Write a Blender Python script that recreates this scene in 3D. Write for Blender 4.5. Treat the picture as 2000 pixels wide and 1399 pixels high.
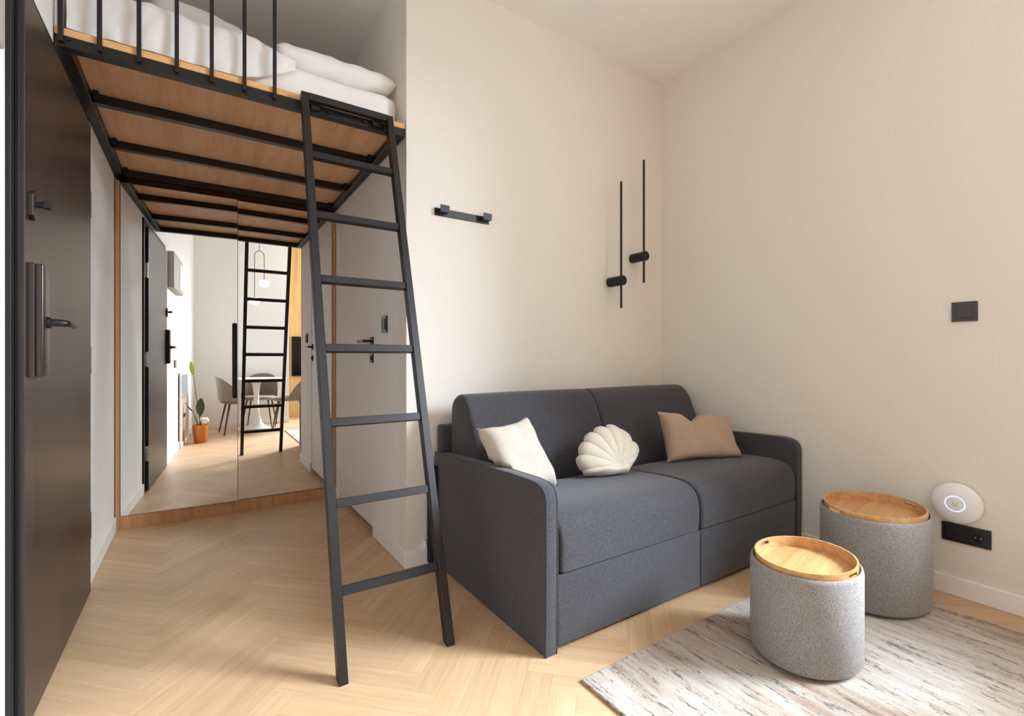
import bpy, bmesh, math, random
from mathutils import Vector, Matrix

random.seed(7)
for o in list(bpy.data.objects):
    bpy.data.objects.remove(o, do_unlink=True)
scene = bpy.context.scene
COL = scene.collection
PI = math.pi

# ------------------------------------------------------------------ camera
TH = math.atan(612.0 / 930.6)          # camera yaw against the hallway axis
cam_data = bpy.data.cameras.new('camera')
cam_data.sensor_width = 36.0
cam_data.lens = 930.6 / 2000.0 * 36.0
cam_data.clip_start = 0.02
cam_data.clip_end = 100
cam = bpy.data.objects.new('camera', cam_data)
cam.location = (0.0, 0.0, 1.04)
cam.rotation_euler = (PI / 2, 0, -TH)
COL.objects.link(cam)
scene.camera = cam

# ------------------------------------------------------------------ world, daylight, exposure
world = bpy.data.worlds.new('world')
scene.world = world
world.use_nodes = True
bg = world.node_tree.nodes.get('Background')
bg.inputs['Color'].default_value = (0.80, 0.90, 1.0, 1)
bg.inputs['Strength'].default_value = 2.0


def area(name, loc, rot, sx, sy, power, color):
    d = bpy.data.lights.new(name, 'AREA')
    d.shape = 'RECTANGLE'
    d.size = sx
    d.size_y = sy
    d.energy = power
    d.color = color
    o = bpy.data.objects.new(name, d)
    o.location = loc
    o.rotation_euler = rot
    COL.objects.link(o)
    return o


# daylight coming in through the window in the right wall
WY0, WY1, WZ0, WZ1 = -1.60, 0.22, 0.86, 2.80
area('window_daylight', (2.93, (WY0 + WY1) / 2, (WZ0 + WZ1) / 2), (0, PI / 2, 0),
     WZ1 - WZ0, WY1 - WY0, 75, (0.78, 0.89, 1.0))


# bright patch of sky outside the window, high and to the far side
def aim(src, dst):
    d = Vector(dst) - Vector(src)
    return d.to_track_quat('-Z', 'Y').to_euler()


SKY = (5.8, -2.6, 4.0)
area('sky_daylight', SKY, aim(SKY, (0.4, 1.3, 0.6)), 2.4, 2.4, 2500, (0.74, 0.87, 1.0))

vs = scene.view_settings
vs.view_transform = 'Standard'
vs.look = 'None'
vs.exposure = -0.12
vs.gamma = 1.0
vs.use_curve_mapping = False
scene.cycles.max_bounces = 16
scene.cycles.diffuse_bounces = 12
scene.cycles.glossy_bounces = 6


# ------------------------------------------------------------------ material helpers
def srgb(r, g, b):
    def f(c):
        c /= 255.0
        return c / 12.92 if c <= 0.04045 else ((c + 0.055) / 1.055) ** 2.4
    return (f(r), f(g), f(b), 1.0)


class NT:
    def __init__(self, name):
        self.m = bpy.data.materials.new(name)
        self.m.use_nodes = True
        self.t = self.m.node_tree
        self.n = self.t.nodes
        self.l = self.t.links
        self.b = self.n.get('Principled BSDF')

    def node(self, typ, **kw):
        nd = self.n.new(typ)
        for k, v in kw.items():
            if k in nd.inputs:
                nd.inputs[k].default_value = v
            else:
                setattr(nd, k, v)
        return nd

    def link(self, a, b):
        self.l.new(a, b)

    def coords(self, kind='Object', scale=(1, 1, 1), rot=(0, 0, 0)):
        tc = self.node('ShaderNodeTexCoord')
        mp = self.node('ShaderNodeMapping')
        mp.inputs['Scale'].default_value = scale
        mp.inputs['Rotation'].default_value = rot
        self.link(tc.outputs[kind], mp.inputs['Vector'])
        return mp.outputs['Vector']

    def noise(self, vec, scale, detail=3.0, rough=0.55, dist=0.0):
        n = self.node('ShaderNodeTexNoise')
        n.inputs['Scale'].default_value = scale
        n.inputs['Detail'].default_value = detail
        n.inputs['Roughness'].default_value = rough
        n.inputs['Distortion'].default_value = dist
        self.link(vec, n.inputs['Vector'])
        return n.outputs['Fac']

    def ramp(self, fac, stops, interp='LINEAR'):
        r = self.node('ShaderNodeValToRGB')
        r.color_ramp.interpolation = interp
        els = r.color_ramp.elements
        while len(els) < len(stops):
            els.new(0.5)
        for e, (p, c) in zip(els, stops):
            e.position = p
            e.color = c
        self.link(fac, r.inputs['Fac'])
        return r.outputs['Color']

    def mix(self, fac, a, b, blend='MIX'):
        mx = self.node('ShaderNodeMix', data_type='RGBA', blend_type=blend)
        for s, v in ((0, fac), (6, a), (7, b)):
            if hasattr(v, 'links'):
                self.link(v, mx.inputs[s])
            else:
                mx.inputs[s].default_value = v
        return mx.outputs[2]

    def math(self, op, a, b=0.0):
        nd = self.node('ShaderNodeMath', operation=op)
        for s, v in ((0, a), (1, b)):
            if hasattr(v, 'links'):
                self.link(v, nd.inputs[s])
            else:
                nd.inputs[s].default_value = v
        return nd.outputs[0]

    def bump(self, h, strength=0.2, dist=0.002):
        bp = self.node('ShaderNodeBump')
        bp.inputs['Strength'].default_value = strength
        bp.inputs['Distance'].default_value = dist
        self.link(h, bp.inputs['Height'])
        self.link(bp.outputs['Normal'], self.b.inputs['Normal'])

    def set(self, color=None, rough=None, metal=None, spec=None, sheen=None, emit=None, estr=None):
        b = self.b
        if color is not None:
            if hasattr(color, 'links'):
                self.link(color, b.inputs['Base Color'])
            else:
                b.inputs['Base Color'].default_value = color
        if rough is not None:
            if hasattr(rough, 'links'):
                self.link(rough, b.inputs['Roughness'])
            else:
                b.inputs['Roughness'].default_value = rough
        if metal is not None:
            b.inputs['Metallic'].default_value = metal
        if spec is not None:
            b.inputs['Specular IOR Level'].default_value = spec
        if sheen is not None:
            b.inputs['Sheen Weight'].default_value = sheen
        if emit is not None:
            b.inputs['Emission Color'].default_value = emit
            b.inputs['Emission Strength'].default_value = estr
        return self.m


M = {}


def plain(name, col, rough=0.5, metal=0.0, spec=0.5, var=0.06, scale=30.0, bump=0.05, bdist=0.0005):
    k = NT(name)
    v = k.coords()
    n = k.noise(v, scale, 3)
    dark = tuple(c * (1 - var) for c in col[:3]) + (1,)
    lite = tuple(min(1, c * (1 + var)) for c in col[:3]) + (1,)
    c = k.ramp(n, [(0.3, dark), (0.7, lite)])
    k.set(c, rough, metal, spec)
    if bump:
        k.bump(n, bump, bdist)
    M[name] = k.m
    return k.m


def wallpaper(name, col, var=0.035):
    k = NT(name)
    tc = k.node('ShaderNodeTexCoord')
    sp = k.node('ShaderNodeSeparateXYZ')
    k.link(tc.outputs['Object'], sp.inputs[0])
    s = k.math('ADD', sp.outputs['X'], sp.outputs['Y'])
    cb1 = k.node('ShaderNodeCombineXYZ')
    k.link(k.math('MULTIPLY', s, 520.0), cb1.inputs[0])
    k.link(k.math('MULTIPLY', sp.outputs['Z'], 14.0), cb1.inputs[1])
    cb2 = k.node('ShaderNodeCombineXYZ')
    k.link(k.math('MULTIPLY', s, 14.0), cb2.inputs[0])
    k.link(k.math('MULTIPLY', sp.outputs['Z'], 520.0), cb2.inputs[1])
    a = k.noise(cb1.outputs[0], 1.0, 2)
    b = k.noise(cb2.outputs[0], 1.0, 2)
    h = k.math('ADD', a, b)
    f = k.math('MULTIPLY', h, 0.5)
    dark = tuple(c * (1 - var) for c in col[:3]) + (1,)
    lite = tuple(min(1, c * (1 + var)) for c in col[:3]) + (1,)
    k.set(k.ramp(f, [(0.35, dark), (0.65, lite)]), 0.85, 0, 0.25)
    k.bump(f, 0.25, 0.0006)
    M[name] = k.m


def woodmat(name, cols, uv=False, scale=1.0, axis=0, rough=0.45, tone=False, spec=0.4):
    """oak-like grain running along one local axis"""
    k = NT(name)
    sc = [30.0 * scale] * 3
    sc[axis] = 1.5 * scale
    v = k.coords('UV' if uv else 'Object', tuple(sc))
    n1 = k.noise(v, 1.0, 4, 0.6, 0.35)
    sc2 = [210.0 * scale] * 3
    sc2[axis] = 6.0 * scale
    v2 = k.coords('UV' if uv else 'Object', tuple(sc2))
    n2 = k.noise(v2, 1.0, 2, 0.6)
    f = k.math('ADD', k.math('MULTIPLY', n1, 0.6), k.math('MULTIPLY', n2, 0.4))
    c = k.ramp(f, [(0.32, cols[0]), (0.5, cols[1]), (0.68, cols[2])])
    if tone:
        at = k.node('ShaderNodeAttribute', attribute_name='tone')
        g = k.ramp(at.outputs['Fac'], [(0.0, (0.90, 0.89, 0.87, 1)), (1.0, (1.03, 1.03, 1.03, 1))])
        c = k.mix(1.0, c, g, 'MULTIPLY')
    k.set(c, rough, 0, spec)
    k.bump(f, 0.08, 0.0006)
    M[name] = k.m


def fabric(name, col, col2, scale=420.0, bump=0.5, sheen=0.2, rough=0.95, dist=0.0012):
    k = NT(name)
    v = k.coords()
    n1 = k.noise(v, scale, 3, 0.7)
    n2 = k.noise(v, scale * 0.42, 2, 0.6)
    f = k.math('ADD', k.math('MULTIPLY', n1, 0.6), k.math('MULTIPLY', n2, 0.4))
    k.set(k.ramp(f, [(0.36, col), (0.64, col2)]), rough, 0, 0.2, sheen)
    k.bump(f, bump, dist)
    M[name] = k.m


wallpaper('beige_wallpaper', srgb(226, 220, 210))
plain('hall_paint', srgb(232, 227, 221), 0.8, spec=0.2, var=0.015, scale=3, bump=0.03)
plain('white_paint', srgb(236, 232, 226), 0.75, spec=0.2, var=0.01, scale=3, bump=0.02)
plain('ceiling_paint', srgb(238, 235, 231), 0.9, spec=0.1, var=0.01, scale=4, bump=0.03)
plain('white_trim', srgb(238, 234, 231), 0.35, var=0.01)
plain('door_paint', srgb(230, 224, 217), 0.55, var=0.01, scale=4, bump=0.02)
woodmat('oak_floor', (srgb(188, 152, 116), srgb(201, 166, 129), srgb(211, 178, 143)), uv=True, axis=0, rough=0.40, tone=True)
plain('subfloor', srgb(120, 86, 56), 0.8)
woodmat('oak_ply', (srgb(196, 148, 108), srgb(214, 170, 130), srgb(226, 184, 146)), axis=1, scale=0.6, rough=0.55)
woodmat('oak_edge', (srgb(206, 152, 92), srgb(222, 170, 110), srgb(232, 184, 126)), axis=0, scale=1.0, rough=0.5)
woodmat('oak_cabinet', (srgb(160, 116, 78), srgb(184, 140, 98), srgb(198, 156, 115)), axis=2, scale=0.9, rough=0.5)
woodmat('oak_tray', (srgb(172, 124, 76), srgb(202, 154, 102), srgb(220, 176, 126)), axis=0, scale=1.2, rough=0.4)
woodmat('oak_media', (srgb(190, 142, 84), srgb(212, 166, 104), srgb(226, 184, 124)), axis=2, scale=0.6, rough=0.45)
woodmat('dark_door_wood', (srgb(42, 32, 27), srgb(52, 41, 34), srgb(60, 48, 40)), axis=2, scale=0.8, rough=0.36, spec=0.5)
woodmat('walnut', (srgb(66, 48, 38), srgb(84, 62, 50), srgb(98, 76, 62)), axis=2, rough=0.45)
plain('black_metal', srgb(33, 30, 30), 0.40, metal=0.3, var=0.08, scale=60)
plain('black_plastic', srgb(28, 26, 28), 0.3, var=0.05)
plain('dark_switch', srgb(62, 56, 60), 0.4, var=0.03)
plain('gunmetal', srgb(70, 62, 58), 0.3, metal=0.7, var=0.05)
plain('chrome', srgb(205, 205, 205), 0.25, metal=1.0, var=0.03)
plain('brushed_black', srgb(22, 20, 20), 0.5, metal=0.2, var=0.05)
fabric('sofa_fabric', srgb(48, 46, 48), srgb(79, 78, 83), 420, 0.45, 0.2)
fabric('sofa_piping', srgb(46, 46, 50), srgb(70, 71, 77), 500, 0.4, 0.2)
plain('sofa_underside', srgb(22, 21, 21), 0.9)
fabric('cream_linen', srgb(170, 158, 145), srgb(198, 187, 174), 520, 0.5, 0.1)
fabric('ivory_plush', srgb(200, 189, 172), srgb(222, 212, 197), 340, 0.5, 0.3)
fabric('tan_linen', srgb(158, 132, 112), srgb(186, 160, 139), 520, 0.5, 0.1)
fabric('white_cotton', srgb(236, 233, 230), srgb(243, 241, 238), 700, 0.1, 0.1, 0.85, 0.0005)
fabric('grey_tweed', srgb(112, 108, 105), srgb(172, 167, 163), 430, 0.6, 0.1)
fabric('chair_velvet', srgb(128, 112, 100), srgb(150, 134, 120), 300, 0.3, 0.4)
plain('white_plastic', srgb(236, 234, 236), 0.28, var=0.01)
plain('grey_plastic', srgb(170, 162, 152), 0.5, var=0.02)
plain('table_white', srgb(240, 238, 235), 0.2, var=0.01)
plain('pot_copper', srgb(196, 120, 56), 0.35, metal=0.35, var=0.06)
plain('soil', srgb(52, 38, 30), 0.95, var=0.3)
plain('leaf_dark', srgb(34, 74, 28), 0.4, var=0.2, scale=20)
plain('leaf_lime', srgb(150, 176, 30), 0.45, var=0.15, scale=20)
plain('stem_green', srgb(70, 96, 46), 0.5, var=0.1)
plain('petal_white', srgb(240, 226, 218), 0.6, var=0.04)
plain('screen_black', srgb(16, 16, 18), 0.12, var=0.02, bump=0)
plain('cabinet_grey', srgb(140, 142, 146), 0.5, var=0.12, scale=6)
plain('cabinet_rose_wood', srgb(192, 158, 138), 0.5, var=0.05)

k = NT('mirror_glass')
M['mirror'] = k.set((0.93, 0.93, 0.92, 1), 0.0, 1.0)
k = NT('globe_glow')
M['globe'] = k.set((1, 0.97, 0.92, 1), 0.3, emit=(1.0, 0.90, 0.76, 1), estr=5.0)
k = NT('fill_lamp_glow')
M['lamp'] = k.set((1, 0.98, 0.95, 1), 0.4, emit=(1.0, 0.96, 0.91, 1), estr=5.0)  # glow of the added fill light behind the camera
k = NT('blue_ring_glow')
M['ring'] = k.set((0.6, 0.65, 1.0, 1), 0.4, emit=(0.42, 0.48, 1.0, 1), estr=1.6)

k = NT('window_pane')
tr = k.node('ShaderNodeBsdfTransparent')
gl = k.node('ShaderNodeBsdfGlossy')
gl.inputs['Roughness'].default_value = 0.0
mxs = k.node('ShaderNodeMixShader')
mxs.inputs[0].default_value = 0.06
k.link(tr.outputs[0], mxs.inputs[1])
k.link(gl.outputs[0], mxs.inputs[2])
k.link(mxs.outputs[0], k.n.get('Material Output').inputs['Surface'])
M['pane'] = k.m

# rug: weathered streaks that run along the hallway axis
k = NT('rug_pile')
v1 = k.coords('Object', (34, 3.4, 1))
v2 = k.coords('Object', (190, 42.0, 1))
v3 = k.coords('Object', (4.6, 2.6, 1))
v4 = k.coords('Object', (520, 120, 1))
v5 = k.coords('Object', (30, 5.5, 1))
n1 = k.noise(v1, 1.0, 5, 0.65, 0.8)
n2 = k.noise(v2, 1.0, 4, 0.75, 1.0)
n3 = k.noise(v3, 1.0, 3, 0.5)
n4 = k.noise(v4, 1.0, 2, 0.8)
n5 = k.noise(v5, 1.0, 4, 0.6, 0.9)
base = k.ramp(n3, [(0.38, srgb(158, 130, 112)), (0.5, srgb(194, 176, 158)), (0.62, srgb(208, 199, 189))])
st = k.ramp(n1, [(0.38, srgb(166, 146, 130)), (0.5, srgb(193, 179, 164)), (0.62, srgb(212, 204, 195))])
c = k.mix(0.5, base, st)
dk = k.math('ADD', k.math('MULTIPLY', n1, 0.10), k.math('ADD', k.math('MULTIPLY', n2, 0.42), k.math('MULTIPLY', n5, 0.48)))
dkm = k.ramp(dk, [(0.43, (1, 1, 1, 1)), (0.45, (0, 0, 0, 1))])
n4r = k.ramp(n4, [(0.40, (0, 0, 0, 1)), (0.58, (1, 1, 1, 1))])
dkk = k.math('MULTIPLY', dkm, k.math('ADD', k.math('MULTIPLY', n4r, 0.6), 0.35))
c = k.mix(dkk, c, srgb(62, 54, 52))
c = k.mix(0.30, c, k.ramp(n4, [(0.35, (0.2, 0.18, 0.18, 1)), (0.60, (1, 1, 1, 1))]), 'MULTIPLY')
k.set(c, 0.95, 0, 0.1, 0.1)
k.bump(k.math('ADD', n4, n2), 0.7, 0.003)
M['rug'] = k.m


# ------------------------------------------------------------------ object helpers
def tag(o, label=None, cat=None, group=None, kind=None):
    if label:
        o['label'] = label
    if cat:
        o['category'] = cat
    if group:
        o['group'] = group
    if kind:
        o['kind'] = kind
    return o


def empty(name, loc=(0, 0, 0), rz=0.0, rot=None):
    o = bpy.data.objects.new(name, None)
    o.empty_display_size = 0.1
    o.location = loc
    o.rotation_euler = rot if rot else (0, 0, rz)
    COL.objects.link(o)
    return o


class B:
    """collects shapes in one bmesh; build() links them as one mesh object"""

    def __init__(self):
        self.bm = bmesh.new()

    def box(self, x0, x1, y0, y1, z0, z1, bev=0.0, seg=2):
        vs_ = [self.bm.verts.new(p) for p in
               ((x0, y0, z0), (x1, y0, z0), (x1, y1, z0), (x0, y1, z0),
                (x0, y0, z1), (x1, y0, z1), (x1, y1, z1), (x0, y1, z1))]
        fs = [(3, 2, 1, 0), (4, 5, 6, 7), (0, 1, 5, 4), (1, 2, 6, 5), (2, 3, 7, 6), (3, 0, 4, 7)]
        faces = [self.bm.faces.new([vs_[i] for i in f]) for f in fs]
        if bev > 0:
            es = set()
            for f in faces:
                es.update(f.edges)
            bmesh.ops.bevel(self.bm, geom=list(es), offset=bev, segments=seg, profile=0.5, affect='EDGES')
        return self

    def prism(self, pts, axis, a, b, bev=0.0, seg=2):
        """polygon pts in the two other axes extruded along axis from a to b"""
        def mk(p, t):
            if axis == 0:
                return (t, p[0], p[1])
            if axis == 1:
                return (p[0], t, p[1])
            return (p[0], p[1], t)
        v0 = [self.bm.verts.new(mk(p, a)) for p in pts]
        v1 = [self.bm.verts.new(mk(p, b)) for p in pts]
        n = len(pts)
        fs = [self.bm.faces.new(v0[::-1]), self.bm.faces.new(v1)]
        caps = list(fs)
        for i in range(n):
            fs.append(self.bm.faces.new((v0[i], v0[(i + 1) % n], v1[(i + 1) % n], v1[i])))
        bmesh.ops.recalc_face_normals(self.bm, faces=fs)
        if bev > 0:
            es = set()
            for f in caps:
                es.update(f.edges)
            bmesh.ops.bevel(self.bm, geom=list(es), offset=bev, segments=seg, profile=0.5, affect='EDGES')
        return self

    def tube(self, path, r, n=10, cap=True, closed=False):
        pts = [Vector(p) for p in path]
        rs = r if isinstance(r, (list, tuple)) else [r] * len(pts)
        rings = []
        prev = None
        m = len(pts)
        for i, p in enumerate(pts):
            if closed:
                d = (pts[(i + 1) % m] - pts[i - 1])
            else:
                d = pts[min(i + 1, m - 1)] - pts[max(i - 1, 0)]
            d.normalize()
            if prev is None:
                up = Vector((0, 0, 1)) if abs(d.z) < 0.9 else Vector((1, 0, 0))
                u = d.cross(up).normalized()
            else:
                u = (prev - d * prev.dot(d)).normalized()
            prev = u
            w = d.cross(u)
            rings.append([self.bm.verts.new(p + (u * math.cos(2 * PI * k_ / n) + w * math.sin(2 * PI * k_ / n)) * rs[i])
                          for k_ in range(n)])
        fs = []
        rng = m if closed else m - 1
        for i in range(rng):
            a_, b_ = rings[i], rings[(i + 1) % m]
            for k_ in range(n):
                fs.append(self.bm.faces.new((a_[k_], a_[(k_ + 1) % n], b_[(k_ + 1) % n], b_[k_])))
        if cap and not closed:
            fs.append(self.bm.faces.new(rings[0][::-1]))
            fs.append(self.bm.faces.new(rings[-1]))
        bmesh.ops.recalc_face_normals(self.bm, faces=fs)
        return self

    def lathe(self, prof, n=32, cx=0.0, cy=0.0, sx=1.0, sy=1.0):
        """profile (r, z) turned about z; r = 0 closes the ends"""
        rings = []
        for r, z in prof:
            if r <= 1e-6:
                rings.append([self.bm.verts.new((cx, cy, z))])
            else:
                rings.append([self.bm.verts.new((cx + sx * r * math.cos(2 * PI * i / n), cy + sy * r * math.sin(2 * PI * i / n), z))
                              for i in range(n)])
        fs = []
        for a_, b_ in zip(rings, rings[1:]):
            for i in range(n):
                j = (i + 1) % n
                if len(a_) == 1 and len(b_) == 1:
                    continue
                if len(a_) == 1:
                    fs.append(self.bm.faces.new((a_[0], b_[i], b_[j])))
                elif len(b_) == 1:
                    fs.append(self.bm.faces.new((a_[i], a_[j], b_[0])))
                else:
                    fs.append(self.bm.faces.new((a_[i], a_[j], b_[j], b_[i])))
        bmesh.ops.recalc_face_normals(self.bm, faces=fs)
        return self

    def grid(self, fn, nu, nv, cu=False):
        vs_ = [[self.bm.verts.new(fn(i / nu, j / nv)) for j in range(nv + 1)] for i in range(nu if cu else nu + 1)]
        for i in range(nu):
            i2 = (i + 1) % nu if cu else i + 1
            for j in range(nv):
                self.bm.faces.new((vs_[i][j], vs_[i2][j], vs_[i2][j + 1], vs_[i][j + 1]))
        return self

    def bar(self, p0, p1, w, h, bev=0.0015, up=(0, 0, 1)):
        """square-section bar between two points (w across, h along up-ish)"""
        p0, p1 = Vector(p0), Vector(p1)
        d = (p1 - p0)
        L = d.length
        d.normalize()
        upv = Vector(up)
        s = d.cross(upv).normalized()
        u = s.cross(d).normalized()
        v = [p0 + s * (a * w / 2) + u * (b * h / 2) + d * (c_ * L)
             for c_ in (0, 1) for a, b in ((-1, -1), (1, -1), (1, 1), (-1, 1))]
        bv = [self.bm.verts.new(q) for q in v]
        fs = [self.bm.faces.new([bv[i] for i in f]) for f in
              ((0, 1, 2, 3), (7, 6, 5, 4), (0, 4, 5, 1), (1, 5, 6, 2), (2, 6, 7, 3), (3, 7, 4, 0))]
        bmesh.ops.recalc_face_normals(self.bm, faces=fs)
        if bev > 0:
            es = set()
            for f in fs:
                es.update(f.edges)
            bmesh.ops.bevel(self.bm, geom=list(es), offset=bev, segments=1, profile=0.5, affect='EDGES')
        return self

    def build(self, name, mat, parent=None, smooth=False, loc=None, rot=None, base=None, angle=40):
        if base is not None:      # shift world coordinates into the thing's frame
            bmesh.ops.translate(self.bm, verts=self.bm.verts, vec=(-base[0], -base[1], -base[2]))
        me = bpy.data.meshes.new(name)
        self.bm.normal_update()
        if smooth:
            ca = math.cos(math.radians(angle))
            for f in self.bm.faces:
                f.smooth = True
            for e in self.bm.edges:
                if len(e.link_faces) == 2 and e.link_faces[0].normal.dot(e.link_faces[1].normal) < ca:
                    e.smooth = False
        self.bm.to_mesh(me)
        self.bm.free()
        ms = mat if isinstance(mat, (list, tuple)) else [mat]
        for m_ in ms:
            me.materials.append(M[m_])
        o = bpy.data.objects.new(name, me)
        COL.objects.link(o)
        if parent is not None:
            o.parent = parent
        if loc is not None:
            o.location = loc
        if rot is not None:
            o.rotation_euler = rot
        return o


def struct(name, b, mat, label=None):
    o = b.build(name, mat)
    tag(o, label, None, None, 'structure')
    return o


def copy_tree(o, parent=None):
    c_ = o.copy()
    COL.objects.link(c_)
    c_.parent = parent
    for ch in list(o.children):
        copy_tree(ch, c_)
    return c_


# ------------------------------------------------------------------ the setting
XL, XR, XH = -0.425, 2.77, 0.86          # left wall, right wall, hallway right wall
YB, YE, YF, YM = 2.26, 4.35, -1.0, -1.75  # back wall, hallway end, wall behind the camera, media wall
ZC = 3.01

floor = struct('floor', B().box(XL - 0.1, XR + 0.1, YM - 0.1, YE + 0.1, -0.10, -0.0095), 'subfloor',
               'light oak herringbone floor')
struct('ceiling', B().box(XL - 0.1, XR + 0.1, YM - 0.1, YE + 0.1, ZC, ZC + 0.1), 'ceiling_paint')
struct('wall_left', B().box(XL - 0.1, XL, YM - 0.1, YE + 0.1, 0, ZC), 'hall_paint')
struct('wall_back', B().box(XH, XR, YB, YB + 0.1, 0, ZC), 'beige_wallpaper')
# right wall with its window opening
struct('wall_right', B().box(XR, XR + 0.1, YM - 0.1, WY0, 0, ZC).box(XR, XR + 0.1, WY1, YB + 0.1, 0, ZC)
       .box(XR, XR + 0.1, WY0, WY1, 0, WZ0).box(XR, XR + 0.1, WY0, WY1, WZ1, ZC), 'beige_wallpaper')
# hallway right wall with the opening of the inner door
DY0, DY1, DZ1 = 2.785, 3.60, 2.005
struct('wall_hallway', B().box(XH, XH + 0.1, YB + 0.1, DY0, 0, ZC).box(XH, XH + 0.1, DY1, YE, 0, ZC)
       .box(XH, XH + 0.1, DY0, DY1, DZ1, ZC), 'hall_paint')
struct('wall_end', B().box(XL, XH + 0.1, YE, YE + 0.1, 0, ZC), 'hall_paint')
struct('wall_front', B().box(XL, 1.22, YF - 0.1, YF, 0, ZC), 'white_paint')
struct('wall_alcove', B().box(1.12, 1.22, YM, YF - 0.1, 0, ZC), 'white_paint')
wm = struct('wall_media', B().box(1.22, XR, YM - 0.1, YM - 0.02, 0, ZC), 'white_paint')
for i in range(5):
    w_ = (XR - 1.22) / 5
    B().box(1.22 + i * w_ + 0.002, 1.22 + (i + 1) * w_ - 0.002, YM - 0.02, YM, 0, ZC, 0.002, 1).build('panel', 'oak_media', wm)

BH, BT = 0.082, 0.012


def skirting(name, *boxes):
    b = B()
    for q in boxes:
        b.box(*q, 0.0, BH, 0.003, 2)
    struct(name, b, 'white_trim')


skirting('baseboard_right', (XR - BT, XR, WY1 + 0.0, YB - BT))
skirting('baseboard_back', (XH - BT, XR, YB - BT, YB))
skirting('baseboard_hallway', (XH - BT, XH, YB, DY0 - 0.01), (XH - BT, XH, DY1 + 0.01, 3.70))
skirting('baseboard_left', (XL, XL + BT, YF + BT, 1.772), (XL, XL + BT, 2.855, 3.70))
skirting('baseboard_front', (XL, 1.22, YF, YF + BT))

# herringbone planks: columns run along the hallway, blocks at 45 degrees
PL, PW, GAP = 0.510, 0.085, 0.0005
X0H, Y0H = 0.612, 1.235
R2 = math.sqrt(2.0)
E1 = Vector((1, 1)) / R2
E2 = Vector((-1, 1)) / R2


def inside(x, y, m=0.0):
    if XL - m < x < XH + m and YF - m < y < 3.72 + m:
        return True
    return XH - m < x < XR + m and YM - m < y < YB + m and not (x < 1.12 and y < YF - m)


def clip_poly(poly, f):
    out = []
    for i in range(len(poly)):
        a_, b_ = poly[i - 1], poly[i]
        fa, fb = f(a_), f(b_)
        if (fa >= 0) != (fb >= 0):
            t = fa / (fa - fb)
            out.append((a_[0] + (b_[0] - a_[0]) * t, a_[1] + (b_[1] - a_[1]) * t))
        if fb >= 0:
            out.append(b_)
    return out


planks = []
for t_ in range(-6, 6):
    for i in range(-60, 60):
        for vert in (0, 1):
            if vert:
                p0, p1, q0, q1 = i * PW, i * PW + PW, i * PW + PW, i * PW + PW + PL
            else:
                p0, p1, q0, q1 = i * PW, i * PW + PL, i * PW, i * PW + PW
            pc = Vector((X0H, Y0H)) + E1 * ((p0 + p1) / 2 + t_ * PL) + E2 * ((q0 + q1) / 2 - t_ * PL)
            if not (XL - 0.4 < pc.x < XR + 0.4 and YM - 0.4 < pc.y < 4.1):
                continue
            ax = E2 if vert else E1
            ay = Vector((-ax.y, ax.x))
            hit = any(inside(*(pc + ax * (u * PL * 0.48) + ay * (w * PW * 0.45))) for u in (-1, -0.5, 0, 0.5, 1) for w in (-1, 1))
            if not hit:
                continue
            hx, hy = PL / 2 - GAP / 2, PW / 2 - GAP / 2
            quad = [(-hx, -hy), (hx, -hy), (hx, hy), (-hx, hy)]

            def wpt(p):
                return pc + ax * p[0] + ay * p[1]
            for fn in (lambda p: wpt(p).x - (XL - 0.05), lambda p: (XR + 0.05) - wpt(p).x,
                       lambda p: wpt(p).y - (YM - 0.05), lambda p: 3.95 - wpt(p).y):
                if quad:
                    quad = clip_poly(quad, fn)
            if len(quad) >= 3:
                planks.append((pc, ax, ay, quad))

ct, sn = math.cos(TH), math.sin(TH)


def view_rank(pc):
    fx, fy = ct * pc.x - sn * pc.y, sn * pc.x + ct * pc.y
    if fy > 1.15 and abs(fx) < fy * 1.12 + 0.3:
        return fy if not (1.1 < pc.x and 1.45 < pc.y) else fy + 6
    return 20 + abs(fx) + abs(pc.y)


planks.sort(key=lambda q: view_rank(q[0]))


def plank_into(bm, uvl, tl, pl, world_):
    pc, ax, ay, quad = pl
    off = (random.random() * 40, random.random() * 40)
    tone = random.random()

    def P(p, z):
        if world_:
            q = pc + ax * p[0] + ay * p[1]
            return (q.x, q.y, z)
        return (p[0], p[1], z)
    n = len(quad)
    v0 = [bm.verts.new(P(p, -0.0095)) for p in quad]
    v1 = [bm.verts.new(P(p, 0.0)) for p in quad]
    fl = [bm.faces.new(v0[::-1]), bm.faces.new(v1)]
    idx = [list(range(n))[::-1], list(range(n))]
    for i_ in range(n):
        j_ = (i_ + 1) % n
        fl.append(bm.faces.new((v0[i_], v0[j_], v1[j_], v1[i_])))
        idx.append([i_, j_, j_, i_])
    for f, ii in zip(fl, idx):
        f[tl] = tone
        for lp, q in zip(f.loops, ii):
            lp[uvl].uv = (quad[q][0] + off[0], quad[q][1] + off[1])


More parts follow.
